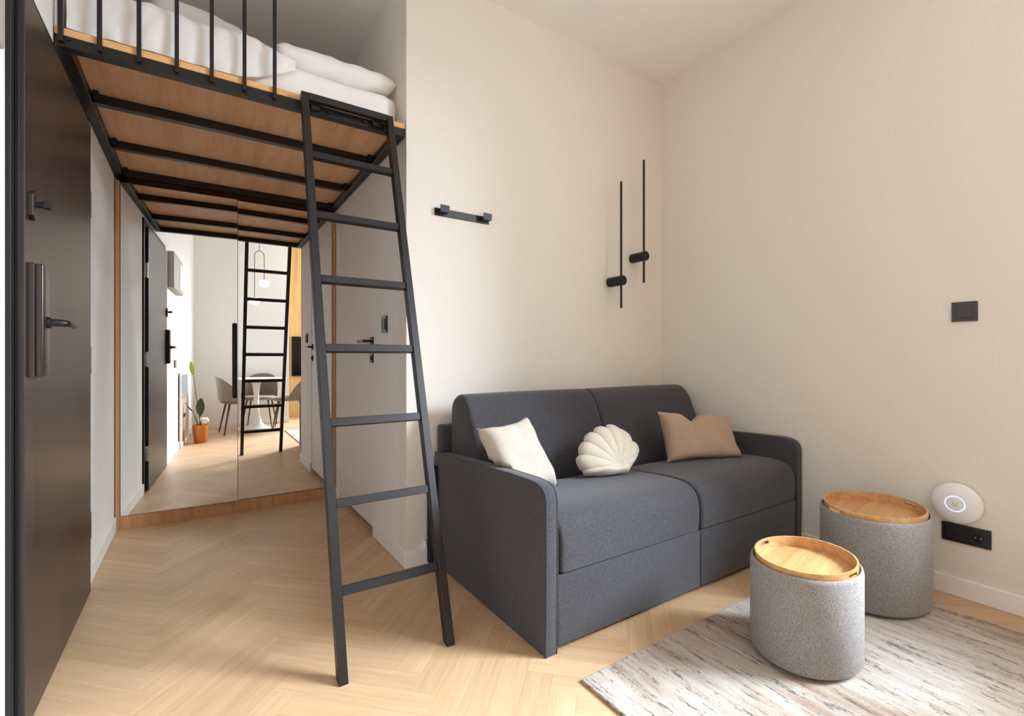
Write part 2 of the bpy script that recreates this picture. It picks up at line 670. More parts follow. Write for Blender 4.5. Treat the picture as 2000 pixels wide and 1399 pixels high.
for pl in planks[:300]:
    bm = bmesh.new()
    uvl = bm.loops.layers.uv.new('UVMap')
    tl = bm.faces.layers.float.new('tone')
    plank_into(bm, uvl, tl, pl, False)
    me = bpy.data.meshes.new('plank')
    bm.to_mesh(me)
    bm.free()
    me.materials.append(M['oak_floor'])
    o = bpy.data.objects.new('plank', me)
    o.location = (pl[0].x, pl[0].y, 0)
    o.rotation_euler = (0, 0, math.atan2(pl[1].y, pl[1].x))
    o.parent = floor
    COL.objects.link(o)
bm = bmesh.new()
uvl = bm.loops.layers.uv.new('UVMap')
tl = bm.faces.layers.float.new('tone')
for pl in planks[300:]:
    plank_into(bm, uvl, tl, pl, True)
me = bpy.data.meshes.new('remaining_planks')
bm.to_mesh(me)
bm.free()
me.materials.append(M['oak_floor'])
o = bpy.data.objects.new('remaining_planks', me)
o.parent = floor
o['kind'] = 'stuff'
COL.objects.link(o)

# window behind the right edge of the picture
win = struct('window_1', B().box(XR + 0.03, XR + 0.09, WY0, WY0 + 0.06, WZ0, WZ1, 0.004)
             .box(XR + 0.03, XR + 0.09, WY1 - 0.06, WY1, WZ0, WZ1, 0.004)
             .box(XR + 0.03, XR + 0.09, WY0, WY1, WZ0, WZ0 + 0.06, 0.004)
             .box(XR + 0.03, XR + 0.09, WY0, WY1, WZ1 - 0.06, WZ1, 0.004)
             .box(XR + 0.035, XR + 0.085, (WY0 + WY1) / 2 - 0.03, (WY0 + WY1) / 2 + 0.03, WZ0 + 0.06, WZ1 - 0.06, 0.004), 'white_trim')
for a_, b_ in ((WY0 + 0.06, (WY0 + WY1) / 2 - 0.03), ((WY0 + WY1) / 2 + 0.03, WY1 - 0.06)):
    B().box(XR + 0.056, XR + 0.062, a_, b_, WZ0 + 0.06, WZ1 - 0.06).build('pane', 'pane', win)
B().box(XR - 0.04, XR + 0.03, WY0 - 0.02, WY1 + 0.0, WZ0 - 0.025, WZ0, 0.004).build('window_sill', 'white_trim', win)

# ------------------------------------------------------------------ entrance door (left wall)
FX = XL + 0.012
dfr = struct('door_1', B().box(XL, FX, 1.775, 1.80, 0, 2.115, 0.002).box(XL, FX, 2.825, 2.852, 0, 2.115, 0.002)
             .box(XL, FX, 1.80, 2.825, 2.09, 2.115, 0.002)
             .box(XL, FX - 0.004, 1.80, 1.812, 0, 2.09, 0.001, 1).box(XL, FX - 0.004, 2.785, 2.825, 0, 2.09, 0.001, 1),
             'brushed_black', 'dark brown entrance door with black frame')
LX = -0.397
leaf = B().box(FX + 0.0005, LX, 1.8215, 2.772, 0.010, 2.062, 0.0015).build('door_leaf', 'dark_door_wood', dfr)
B().box(FX - 0.002, FX + 0.0012, 1.812, 2.785, 0.006, 2.075).build('rebate', 'brushed_black', dfr)
B().box(FX, FX + 0.006, 1.815, 1.8195, 0.01, 2.07, 0.001, 1).build('seal', 'black_plastic', dfr)
for zc in (1.72, 1.03, 0.30):
    h = B()
    for q in range(4):
        h.lathe([(0, zc - 0.06 + q * 0.03), (0.008, zc - 0.06 + q * 0.03), (0.008, zc - 0.032 + q * 0.03), (0, zc - 0.032 + q * 0.03)], 12, FX + 0.008, 2.79)
    h.box(FX, FX + 0.003, 2.776, 2.822, zc - 0.055, zc + 0.055, 0.001, 1)
    h.build('hinge', 'chrome', dfr, True)
# smart lock: backing plate, body, lever
lk = B().box(LX, LX + 0.015, 1.842, 1.915, 0.986, 1.307, 0.002).build('lock_plate', 'gunmetal', dfr)
B().box(LX + 0.015, LX + 0.033, 1.8425, 1.9145, 0.988, 1.305, 0.004, 3).build('lock_cover', 'gunmetal', lk, True)
b = B()
b.tube([(LX + 0.033, 1.878, 1.142), (LX + 0.043, 1.878, 1.142)], 0.016, 20)
b.tube([(LX + 0.043, 1.878, 1.142), (LX + 0.060, 1.878, 1.142), (LX + 0.068, 1.882, 1.1415), (LX + 0.073, 1.895, 1.141),
        (LX + 0.074, 1.93, 1.140), (LX + 0.074, 1.985, 1.138)], [0.0105, 0.0105, 0.0105, 0.0095, 0.008, 0.007], 14)
b.build('lever', 'black_metal', lk, True)
tt = B().prism([(1.846, 1.44), (1.868, 1.428), (1.89, 1.44), (1.89, 1.50), (1.868, 1.512), (1.846, 1.50)], 0, LX, LX + 0.012, 0.002).build('thumb_turn_plate', 'gunmetal', dfr)
B().tube([(LX + 0.012, 1.868, 1.474), (LX + 0.026, 1.868, 1.474)], 0.008, 14).box(LX + 0.026, LX + 0.046, 1.852, 1.884, 1.465, 1.485, 0.004).build('thumb_turn', 'black_metal', tt, True)

# ------------------------------------------------------------------ inner hallway door (flush, painted)
idr = struct('door_2', B().box(XH + 0.004, XH + 0.044, DY0 + 0.003, DY1 - 0.003, 0.035, DZ1 - 0.003, 0.0015), 'door_paint',
             'flush painted hallway door with black handle')
B().box(XH + 0.05, XH + 0.1, DY0, DY1, 0.0, DZ1).build('door_stop', 'door_paint', idr)
rs = B().box(XH - 0.005, XH + 0.004, 2.800, 2.850, 1.115, 1.165, 0.002).build('rosette', 'black_metal', idr)
B().box(XH - 0.045, XH - 0.005, 2.817, 2.833, 1.132, 1.148, 0.002).box(XH - 0.055, XH - 0.041, 2.817, 2.945, 1.131, 1.149, 0.002).build('lever', 'black_metal', rs)
es = B().box(XH - 0.005, XH + 0.004, 2.800, 2.850, 1.012, 1.064, 0.002).build('keyhole_plate', 'black_metal', idr)
B().box(XH - 0.012, XH - 0.005, 2.813, 2.837, 1.026, 1.050, 0.002).build('thumb_turn', 'gunmetal', es)

# black wall switch beside the inner door
t = empty('light_switch', (XH, 2.58, 1.225))
b_ = (XH, 2.58, 1.225)
B().box(XH - 0.010, XH, 2.538, 2.622, 1.180, 1.271, 0.002).build('frame', 'black_plastic', t, base=b_)
B().box(XH - 0.014, XH - 0.010, 2.552, 2.608, 1.197, 1.254, 0.002).build('rocker', 'dark_switch', t, base=b_)
tag(t, 'black switch on the hallway wall just above the ladder rung, beside the inner door', 'switch')

# ------------------------------------------------------------------ wardrobe with mirror doors
WF = 3.715
w0 = (XL, WF, 0)
t = empty('wardrobe', w0)
tag(t, 'oak wardrobe with two tall mirrored doors at the end of the hallway', 'wardrobe')
B().box(XL + 0.004, XL + 0.026, WF - 0.005, YE - 0.01, 0.0, 2.115, 0.001, 1).build('side_panel', 'oak_cabinet', t, base=w0)
B().box(XH - 0.026, XH - 0.003, WF - 0.005, YE - 0.01, 0.0, 2.115, 0.001, 1).build('side_panel', 'oak_cabinet', t, base=w0)
B().box(XL + 0.026, XH - 0.026, WF + 0.0, WF + 0.02, 0.0, 0.076, 0.001, 1).build('kick_board', 'oak_cabinet', t, base=w0)
B().box(XL + 0.026, XH - 0.026, WF + 0.03, YE - 0.01, 2.095, 2.115).build('top_panel', 'oak_cabinet', t, base=w0)
B().box(XL + 0.026, XH - 0.026, YE - 0.03, YE - 0.012, 0.0, 2.095).build('back_panel', 'oak_cabinet', t, base=w0)
MX0, MXS, MX1 = XL + 0.029, 0.220, XH - 0.029
dA = B().box(0, MXS - MX0 - 0.0015, 0, 0.02, 0, 2.025, 0.0006, 1).build('mirror_door', 'mirror', t, loc=(MX0 - w0[0], -0.002, 0.080))
dA.rotation_euler = (0, 0, -math.radians(2.2))
wA = MXS - MX0
hb = B()
hb.tube([(wA - 0.018, -0.017, 0.692), (wA - 0.018, -0.017, 0.70), (wA - 0.018, -0.017, 1.185), (wA - 0.018, -0.017, 1.193)], [0.009, 0.0145, 0.0145, 0.009], 16)
hb.box(wA - 0.026, wA - 0.010, -0.018, 0.0, 0.80, 0.82).box(wA - 0.026, wA - 0.010, -0.018, 0.0, 1.06, 1.08)
hb.build('handle', 'brushed_black', dA, True)
B().box(0, MX1 - MXS - 0.0015, 0, 0.02, 0, 2.025, 0.0006, 1).build('mirror_door', 'mirror', t, loc=(MXS + 0.0015 - w0[0], -0.002, 0.080))

# ------------------------------------------------------------------ loft bed platform
LY = 2.272
l0 = (0.2175, LY, 2.13)
loft = empty('loft_bed', l0)
tag(loft, 'black steel loft bed frame with oak plywood deck spanning the hallway', 'loft bed')
ZB, ZT = 2.138, 2.178


def beam(x0, x1, y0, y1, z0=ZB, z1=ZT, nm='beam'):
    return B().box(x0, x1, y0, y1, z0, z1, 0.002, 1).build(nm, 'black_metal', loft, base=l0)


beam(XL + 0.003, XH - 0.002, LY, LY + 0.04, nm='front_beam')
beam(XL + 0.003, XL + 0.043, LY + 0.041, YE - 0.005, nm='side_beam')
beam(XH - 0.042, XH - 0.002, LY + 0.041, YE - 0.005, nm='side_beam')
for yb in (2.692, 3.215, 3.672):
    cb_ = beam(XL + 0.044, XH - 0.043, yb, yb + 0.04, nm='cross_beam')
for yb in (2.692, 3.215, 3.672):
    for xb in (XL + 0.05, XH - 0.07):
        B().box(xb, xb + 0.02, yb - 0.035, yb - 0.001, ZB + 0.012, ZT - 0.002, 0.001, 1).build('bracket', 'brushed_black', loft, base=l0)
dk_ = B().box(XL + 0.003, XH - 0.002, LY - 0.001, YE - 0.005, ZT + 0.0005, ZT + 0.026, 0.001, 1).build('deck', ['oak_ply', 'oak_edge'], loft, base=l0)
for p in dk_.data.polygons:
    if p.normal.y < -0.5:
        p.material_index = 1
BX = (-0.404, -0.300, -0.187, -0.071, 0.044, 0.159, 0.272)
for xb in BX:
    B().bar((xb, LY - 0.008, ZB + 0.012), (xb, LY - 0.008, 2.93), 0.014, 0.014, 0.001, up=(0, 1, 0)).build('railing_bar', 'black_metal', loft, base=l0)
B().bar((BX[0] - 0.01, LY - 0.008, 2.945), (BX[-1] + 0.012, LY - 0.008, 2.945), 0.02, 0.03).build('top_rail', 'black_metal', loft, base=l0)
for xb in (-0.385, 0.255):
    B().tube([(xb, LY - 0.006, ZT - 0.01), (xb, LY - 0.0005, ZT - 0.01)], 0.007, 8).build('bolt', 'brushed_black', loft, base=l0)

# ------------------------------------------------------------------ ladder
LTY, LTZ, LBY = 2.238, 2.200, 1.575
g0 = (0.575, LBY, 0)
lad = empty('ladder', g0)
tag(lad, 'black steel ladder leaning on the loft bed edge', 'ladder')


def ly(z):
    return LBY + (LTY - LBY) * z / LTZ


ldir = Vector((0, LTY - LBY, LTZ)).normalized()
lup = Vector((1, 0, 0))
for xs in (0.385, 0.762):
    # stile cut level with the floor
    b = B()
    w, d_ = 0.030, 0.019
    vsx = []
    for z in (0.0, LTZ - 0.004):
        for sx_, sy_ in ((-1, -1), (1, -1), (1, 1), (-1, 1)):
            vsx.append(b.bm.verts.new((xs + sx_ * w / 2, ly(z) + sy_ * d_ / math.cos(math.atan2(LTY - LBY, LTZ)), z)))
    for f in ((3, 2, 1, 0), (4, 5, 6, 7), (0, 1, 5, 4), (1, 2, 6, 5), (2, 3, 7, 6), (3, 0, 4, 7)):
        b.bm.faces.new([vsx[i] for i in f])
    bmesh.ops.bevel(b.bm, geom=list(b.bm.edges), offset=0.0015, segments=1, affect='EDGES')
    b.build('stile', 'black_metal', lad, base=g0)
for i in range(7):
    z = 0.256 + i * 0.2735
    B().bar((0.4005, ly(z), z), (0.7465, ly(z), z), 0.026, 0.030, 0.0015, up=ldir).build('rung', 'black_metal', lad, base=g0)
B().bar((0.4005, ly(2.18), 2.182), (0.7465, ly(2.18), 2.182), 0.03, 0.03, 0.0015).build('top_bar', 'black_metal', lad, base=g0)
for xs in (0.435, 0.71):
    B().box(xs - 0.02, xs + 0.02, LTY + 0.012, LY - 0.0005, 2.146, 2.172, 0.001, 1).build('hook', 'brushed_black', lad, base=g0)
for xs in (0.50, 0.655):
    B().tube([(xs, LY - 0.012, 2.158), (xs, LY - 0.0005, 2.158)], 0.008, 10).build('bolt', 'brushed_black', lad, base=g0)


# ------------------------------------------------------------------ bedding on the loft
def softbox(x0, x1, y0, y1, z0, z1, r, nx=40, ny=40, wr=0.006, seed=0, sag=0.0, fold=18.0):
    """puffy rectangular volume with rounded sides and small wrinkles"""
    from mathutils import noise as mn
    bm = bmesh.new()
    cx, cy, cz = (x0 + x1) / 2, (y0 + y1) / 2, (z0 + z1) / 2
    hx, hy, hz = (x1 - x0) / 2, (y1 - y0) / 2, (z1 - z0) / 2
    bmesh.ops.create_cube(bm, size=2.0)
    bmesh.ops.subdivide_edges(bm, edges=list(bm.edges), cuts=15, use_grid_fill=True)
    r = min(r, hz)
    for v in bm.verts:
        # denser towards the rim, then shrink to a rounded box
        p = Vector((v.co.x * hx, v.co.y * hy, v.co.z * hz))
        q = Vector((max(-hx + r, min(hx - r, p.x)), max(-hy + r, min(hy - r, p.y)), max(-hz + r, min(hz - r, p.z))))
        d = p - q
        if d.length > 1e-6:
            p = q + d.normalized() * r
        k1 = mn.noise(Vector((p.x * fold + seed, p.y * fold * 0.5, p.z * fold * 0.35)))
        k2 = mn.noise(Vector((p.x * 4 + seed, p.y * 4 + 3.1, p.z * 4)))
        n = Vector((p.x / hx ** 2, p.y / hy ** 2, p.z / hz ** 2)).normalized()
        if p.z > -hz * 0.85:
            p += n * (k1 * wr + k2 * wr * 1.8)
            p.z -= sag * ((p.x / hx) ** 4 + (p.y / hy) ** 4)
        v.co = (cx + p.x, cy + p.y, cz + p.z)
    b = B()
    b.bm.free()
    b.bm = bm
    return b


DK = ZT + 0.0262
mt = softbox(-0.375, 0.850, 2.335, 4.28, DK, DK + 0.168, 0.06, wr=0.005, seed=3).build('mattress', 'white_cotton', None, True, angle=80)
tag(mt, 'white sheeted mattress lying on the oak loft deck', 'mattress')


def make_duvet():
    """quilt lying on the mattress, its front edge hanging down to the deck"""
    from mathutils import noise as mn
    b = B()
    NX, NY = 70, 60
    x0, x1, yb = -0.395, 0.36, 3.90
    out, inn = [], []
    for i in range(NX + 1):
        u = i / NX
        x = x0 + (x1 - x0) * u
        e = max(0.0, (x - 0.12) / (x1 - 0.12))
        drop = 0.018 + 0.10 * e ** 1.6
        zt_ = DK + 0.216 - 0.022 * e ** 1.3 + 0.010 * mn.noise(Vector((x * 5, 1.0, 0)))
        zb_ = DK + drop
        R_ = 0.045
        co, ci = [], []
        for j in range(NY + 1):
            v = j / NY
            if v < 0.30:
                q = v / 0.30
                y, z, ny, nz = 2.297, zb_ + (zt_ - R_ - zb_) * q, -1.0, 0.0
            elif v < 0.45:
                a_ = (v - 0.30) / 0.15 * PI / 2
                y, z = 2.297 + R_ * (1 - math.cos(a_)), zt_ - R_ + R_ * math.sin(a_)
                ny, nz = -math.cos(a_), math.sin(a_)
            else:
                q = (v - 0.45) / 0.55
                y, z, ny, nz = 2.297 + R_ + (yb - 2.297 - R_) * q ** 1.3, zt_, 0.0, 1.0
            L_ = v * 1.4
            k1 = mn.noise(Vector((x * 11 + z * 5, L_ * 2.2, 4.0))) * 0.012
            k2 = mn.noise(Vector((x * 28 - z * 9, L_ * 3.0, 9.0))) * 0.005
            k3 = mn.noise(Vector((x * 3.0, y * 3.0, 2.0))) * 0.018 * (1 if nz > 0.5 else 0.3)
            d = k1 + k2 + k3 - 0.004
            if ny < -0.5:
                d = max(-0.010, min(d, 0.012))
            co.append(b.bm.verts.new((x, y + ny * d, z + nz * d)))
            th = 0.022 if nz < 0.5 else 0.03
            ci.append(b.bm.verts.new((x, y - ny * th, z - nz * th)))
        out.append(co)
        inn.append(ci)
    for i in range(NX):
        for j in range(NY):
            b.bm.faces.new((out[i][j], out[i + 1][j], out[i + 1][j + 1], out[i][j + 1]))
            b.bm.faces.new((inn[i][j], inn[i][j + 1], inn[i + 1][j + 1], inn[i + 1][j]))
        for j in (0, NY):
            b.bm.faces.new((out[i][j], out[i + 1][j], inn[i + 1][j], inn[i][j]))
    for i in (0, NX):
        for j in range(NY):
            b.bm.faces.new((out[i][j], out[i][j + 1], inn[i][j + 1], inn[i][j]))
    bmesh.ops.recalc_face_normals(b.bm, faces=list(b.bm.faces))
    return b


dvo = make_duvet().build('duvet', 'white_cotton', None, True, angle=75)
tag(dvo, 'white duvet draped behind the railing bars of the loft bed', 'duvet')


def pillow(w, h, t, n=26, pinch=0.10, wr=0.004, seed=0, gusset=False):
    """pillow in the local x-z plane, thickness along y, base at z = 0"""
    from mathutils import noise as mn
    b = B()
    rows = {}
    for side in (-1, 1):
        for i in range(n + 1):
            for j in range(n + 1):
                u, v = i / n * 2 - 1, j / n * 2 - 1
                e = (1 - u ** 4) * (1 - v ** 4)
                th = t / 2 * max(0.0, e) ** 0.45
                sx = 1 - pinch * (1 - v * v) ** 1.0 * abs(u) ** 3 * 0.6
                sz = 1 - pinch * (1 - u * u) ** 1.0 * abs(v) ** 3
                x = u * w / 2 * sx
                z = v * h / 2 * sz + h / 2
                if th < 1e-6:
                    key = (i, j)
                    if key in rows:
                        continue
                    rows[key] = b.bm.verts.new((x, 0, z))
                else:
                    k1 = mn.noise(Vector((x * 14 + seed, z * 14, side * 3.0))) * wr * (0.4 + abs(u) + abs(v))
                    rows[(side, i, j)] = b.bm.verts.new((x, side * (th + k1), z))
    for side in (-1, 1):
        for i in range(n):
            for j in range(n):
                vs_ = []
                for a_, c_ in ((i, j), (i + 1, j), (i + 1, j + 1), (i, j + 1)):
                    vs_.append(rows.get((side, a_, c_)) or rows.get((a_, c_)))
                if side > 0:
                    vs_ = vs_[::-1]
                b.bm.faces.new(vs_)
    return b


pw = pillow(0.56, 0.44, 0.13, pinch=0.04, wr=0.010, seed=4)
pwo = pw.build('pillow', 'white_cotton', None, True, angle=80)
pwo.location = (0.572, 2.362, DK + 0.240)
pwo.rotation_euler = (-PI / 2 + 0.02, 0, 0.0)
tag(pwo, 'white pillow lying flat on the mattress above the ladder', 'pillow', 'pillows on the loft bed')
pw = pillow(0.46, 0.30, 0.12, pinch=0.06, wr=0.008, seed=14)
pwo = pw.build('pillow', 'white_cotton', None, True, angle=80)
pwo.location = (0.035, 2.60, DK + 0.262)
pwo.rotation_euler = (-0.66, 0.10, 0.10)
tag(pwo, 'white pillow leaning up behind the duvet on the loft bed', 'pillow', 'pillows on the loft bed')


# ------------------------------------------------------------------ sofa
s0 = (1.88, 1.31, 0)
sofa = empty('sofa', s0)
tag(sofa, 'charcoal two-seat fabric sofa bed with slim arms', 'sofa')
ARM = [(1.312, 0.0), (1.308, 0.30), (1.309, 0.540), (1.316, 0.566), (1.332, 0.584), (1.360, 0.595), (1.41, 0.599),
       (1.55, 0.596), (1.80, 0.587), (2.00, 0.577), (2.24, 0.563), (2.245, 0.54), (2.245, 0.0)]


def puff(prof, x0, x1, nx=18, rr=0.03, dy=0.0, dz=0.0, bulge=0.0):
    """profile (y, z) swept along x, rounded over at both ends"""
    b = B()
    cy = sum(p[0] for p in prof) / len(prof)
    cz = sum(p[1] for p in prof) / len(prof)
    rings = []
    xs = []
    for i in range(7):
        a_ = i / 6 * PI / 2
        xs.append((x0 + rr * (1 - math.sin(a_)), 1 - math.cos(a_)))
    xs = [(x0 + rr * (1 - math.cos(a_ * PI / 12)), math.sin(a_ * PI / 12)) for a_ in range(7)]
    mid = [(x0 + rr + (x1 - x0 - 2 * rr) * i / nx, 1.0) for i in range(1, nx)]
    xe = [(x1 - rr * (1 - math.cos(a_ * PI / 12)), math.sin(a_ * PI / 12)) for a_ in range(6, -1, -1)]
    for x, s in xs + mid + xe:
        ring = []
        for (y, z) in prof:
            dyv, dzv = y - cy, z - cz
            L = math.hypot(dyv, dzv)
            q = (L - rr * (1 - s)) / L
            tt_ = (x - x0) / (x1 - x0)
            bz = bulge * 4 * tt_ * (1 - tt_) if z > cz else 0
            ring.append(b.bm.verts.new((x, cy + dyv * q, cz + dzv * q + bz)))
        rings.append(ring)
    n = len(prof)
    for a_, c_ in zip(rings, rings[1:]):
        for i in range(n):
            j = (i + 1) % n
            b.bm.faces.new((a_[i], a_[j], c_[j], c_[i]))
    b.bm.faces.new(rings[0][::-1])
    b.bm.faces.new(rings[-1])
    bmesh.ops.recalc_face_normals(b.bm, faces=list(b.bm.faces))
    return b


def smooth_prof(pts, k_=2):
    for _ in range(k_):
        out = []
        n = len(pts)
        for i in range(n):
            a_, c_ = pts[i], pts[(i + 1) % n]
            out.append((a_[0] * 0.75 + c_[0] * 0.25, a_[1] * 0.75 + c_[1] * 0.25))
            out.append((a_[0] * 0.25 + c_[0] * 0.75, a_[1] * 0.25 + c_[1] * 0.75))
        pts = out
    return pts


for xa, xb in ((1.000, 1.055), (2.702, 2.757)):
    am = B().prism(ARM, 0, xa, xb, 0.009, 3).build('arm', 'sofa_fabric', sofa, True, base=s0)
    for xe in (xa + 0.0035, xb - 0.0035):
        B().tube([(xe, y + (0.001 if i < 3 else 0), z - 0.002) for i, (y, z) in enumerate(ARM[:11]) if z > 0.005 or i == 0],
                 0.003, 6).build('piping', 'sofa_piping', am, True, base=s0)
SEAT = smooth_prof([(1.33, 0.2745), (1.311, 0.2745), (1.309, 0.29), (1.306, 0.34), (1.308, 0.405), (1.328, 0.448), (1.37, 0.474), (1.46, 0.482), (1.62, 0.472), (1.848, 0.456), (1.848, 0.274)], 2)
for xa, xb in ((1.066, 1.8655), (1.8685, 2.699)):
    sc_ = puff(SEAT, xa, xb, 18, 0.022, bulge=0.004).build('seat_cushion', 'sofa_fabric', sofa, True, base=s0, angle=70)
    fp = B().box(xa - (0.009 if xa < 1.5 else 0), xb, 1.311, 1.345, 0.022, 0.2695, 0.0045, 2).build('front_panel', 'sofa_fabric', sofa, True, base=s0)
BACK = smooth_prof([(2.172, 0.30), (2.172, 0.60), (2.172, 0.79), (2.150, 0.838), (2.09, 0.866), (2.025, 0.856), (1.975, 0.80), (1.938, 0.715), (1.905, 0.63),
                    (1.865, 0.53), (1.852, 0.47), (1.852, 0.30)], 2)
for xa, xb in ((1.058, 1.8662), (1.8678, 2.700)):
    puff(BACK, xa, xb, 18, 0.022, bulge=0.003).build('back_cushion', 'sofa_fabric', sofa, True, base=s0, angle=70)
B().box(1.015, 2.742, 2.178, 2.246, 0.56, 0.702, 0.014, 3).build('back_frame', 'sofa_fabric', sofa, True, base=s0)
B().box(0.962, 0.999, 2.185, 2.246, 0.012, 0.50, 0.006, 2).build('rear_panel', 'sofa_underside', sofa, True, base=s0)
B().box(1.058, 2.70, 1.35, 2.17, 0.03, 0.268, 0.004).build('base', 'sofa_underside', sofa, base=s0)
for xf in (1.10, 2.62):
    for yf in (1.36, 2.10):
        B().lathe([(0, 0.0), (0.02, 0.0), (0.022, 0.03), (0, 0.03)], 14, xf, yf).build('foot', 'black_plastic', sofa, base=s0)


# ------------------------------------------------------------------ cushions on the sofa
def back_y(z):
    """front surface of the sofa backrest at height z"""
    pts = ((0.44, 1.846), (0.53, 1.860), (0.63, 1.896), (0.715, 1.930), (0.80, 1.966), (0.87, 2.03))
    for (z0, y0), (z1, y1) in zip(pts, pts[1:]):
        if z <= z1:
            return y0 + (y1 - y0) * max(0.0, (z - z0) / (z1 - z0))
    return 9.0


def place_pillow(b, name, mat, c0, bx, bz, label, grp=None):
    """c0 bottom centre, bx width direction, bz height direction; the soft
    filling gives way where it meets the seat, the backrest and the arms"""
    bx, bz = Vector(bx).normalized(), Vector(bz)
    bz = (bz - bx * bz.dot(bx)).normalized()
    by = bz.cross(bx).normalized()
    m_ = Matrix((bx, by, bz)).transposed().to_4x4()
    m_.translation = Vector(c0)
    mi = m_.inverted()
    for v in b.bm.verts:
        w = m_ @ v.co
        if w.z < 0.605:
            w.x = max(w.x, 1.0575)
            w.x = min(w.x, 2.698)
        w.y = min(w.y, back_y(w.z) - 0.004)
        w.z = max(w.z, 0.4815 if w.y < 1.6 else 0.4815 - 0.06 * (w.y - 1.6))
        v.co = mi @ w
    o = b.build(name, mat, None, True, angle=75)
    o.matrix_world = m_
    tag(o, label, 'cushion', grp)
    return o


cu = pillow(0.275, 0.340, 0.13, pinch=0.15, wr=0.007, seed=2)
place_pillow(cu, 'cushion', 'cream_linen', (1.168, 1.605, 0.470), (0.985, 0.10, 0.10), (0.05, 0.53, 0.84),
             'cream square cushion tucked in the sofa corner by the ladder')
cu = pillow(0.49, 0.285, 0.12, pinch=0.12, wr=0.005, seed=21)
# karate-chop dent in the top edge
for v in cu.bm.verts:
    f = math.exp(-((v.co.x + 0.05) / 0.05) ** 2)
    if v.co.z > 0.14:
        v.co.z -= 0.055 * f * (v.co.z - 0.14) / 0.145
        v.co.y *= 1 - 0.25 * f
    if v.co.x > 0:
        v.co.z -= 0.035 * (v.co.x / 0.245) * (v.co.z / 0.285)
        v.co.x -= 0.035 * (v.co.x / 0.245) * (v.co.z / 0.285)
place_pillow(cu, 'cushion', 'tan_linen', (2.345, 1.615, 0.470), (0.955, -0.29, -0.02), (0.05, 0.36, 0.93),
             'tan rectangular lumbar cushion with a dented top edge on the sofa')

# scallop shell cushion
OUT = [(p_[0] * 0.90, p_[1] * 0.80) for p_ in [(-0.215, 0.020), (-0.238, 0.062), (-0.240, 0.118), (-0.212, 0.172), (-0.165, 0.240), (-0.085, 0.295), (0.012, 0.318),
       (0.088, 0.298), (0.130, 0.245), (0.163, 0.175), (0.170, 0.122), (0.108, 0.062), (0.045, 0.0), (-0.075, -0.006)]]
b = B()
NR, NS = 12, 240


def shell_r(a_):
    # radius of the outline in direction a_ from the hinge point
    hp = (-0.012, 0.032)
    best = 0.02
    d = (math.cos(a_), math.sin(a_))
    n = len(OUT)
    for i in range(n):
        p, q = OUT[i], OUT[(i + 1) % n]
        ex, ey = q[0] - p[0], q[1] - p[1]
        den = d[0] * ey - d[1] * ex
        if abs(den) < 1e-9:
            continue
        wx, wy = p[0] - hp[0], p[1] - hp[1]
        tt_ = (wx * ey - wy * ex) / den
        u_ = (wx * d[1] - wy * d[0]) / den
        if tt_ > 0 and -1e-6 <= u_ <= 1 + 1e-6:
            best = max(best, tt_)
    return best


rad = [shell_r(2 * PI * i / NS) for i in range(NS)]
for _ in range(3):
    rad = [(rad[i - 1] + 2 * rad[i] + rad[(i + 1) % NS]) / 4 for i in range(NS)]
cen = [b.bm.verts.new((-0.012, s * 0.045, 0.034)) for s in (-1, 1)]
rim = []
rings = {-1: [], 1: []}
for i in range(NS):
    a_ = 2 * PI * i / NS
    fan = 1.0 if 0.12 < a_ < PI + 0.15 else 0.0
    lobe = abs(math.sin(a_ * 8.0 + 0.2)) ** 0.6
    R_ = rad[i] * (1 + fan * 0.075 * (lobe - 0.7))
    for s in (-1, 1):
        col_ = []
        for j in range(1, NR):
            q = j / NR
            th = 0.062 * (1 - q ** 3) ** 0.6 * (0.75 + 0.25 * min(1, q * 2)) * (1 + fan * 0.13 * (lobe - 0.7) * min(1, q * 1.6))
            col_.append(b.bm.verts.new((-0.012 + R_ * q * math.cos(a_), s * th, 0.034 + R_ * q * math.sin(a_))))
        rings[s].append(col_)
    rim.append(b.bm.verts.new((-0.012 + R_ * math.cos(a_), 0, 0.034 + R_ * math.sin(a_))))
for s in (-1, 1):
    for i in range(NS):
        j = (i + 1) % NS
        A_, C_ = rings[s][i], rings[s][j]
        ce = cen[0 if s < 0 else 1]
        fl = [(ce, A_[0], C_[0])]
        for q in range(NR - 2):
            fl.append((A_[q], A_[q + 1], C_[q + 1], C_[q]))
        fl.append((A_[-1], rim[i], rim[j], C_[-1]))
        for f in fl:
            b.bm.faces.new(f)
bmesh.ops.recalc_face_normals(b.bm, faces=list(b.bm.faces))
place_pillow(b, 'cushion', 'ivory_plush', (1.700, 1.640, 0.474), (0.985, -0.17, 0.0), (0.05, 0.45, 0.89),
             'ivory scallop shell cushion in the middle of the sofa')

# ------------------------------------------------------------------ rug
b = B()
b.box(1.025, 2.575, -0.03, 1.155, 0.0005, 0.011, 0.004, 2)
o = b.build('rug', 'rug')
tag(o, 'beige and grey weathered rug with dark streaks under the ottomans', 'rug')


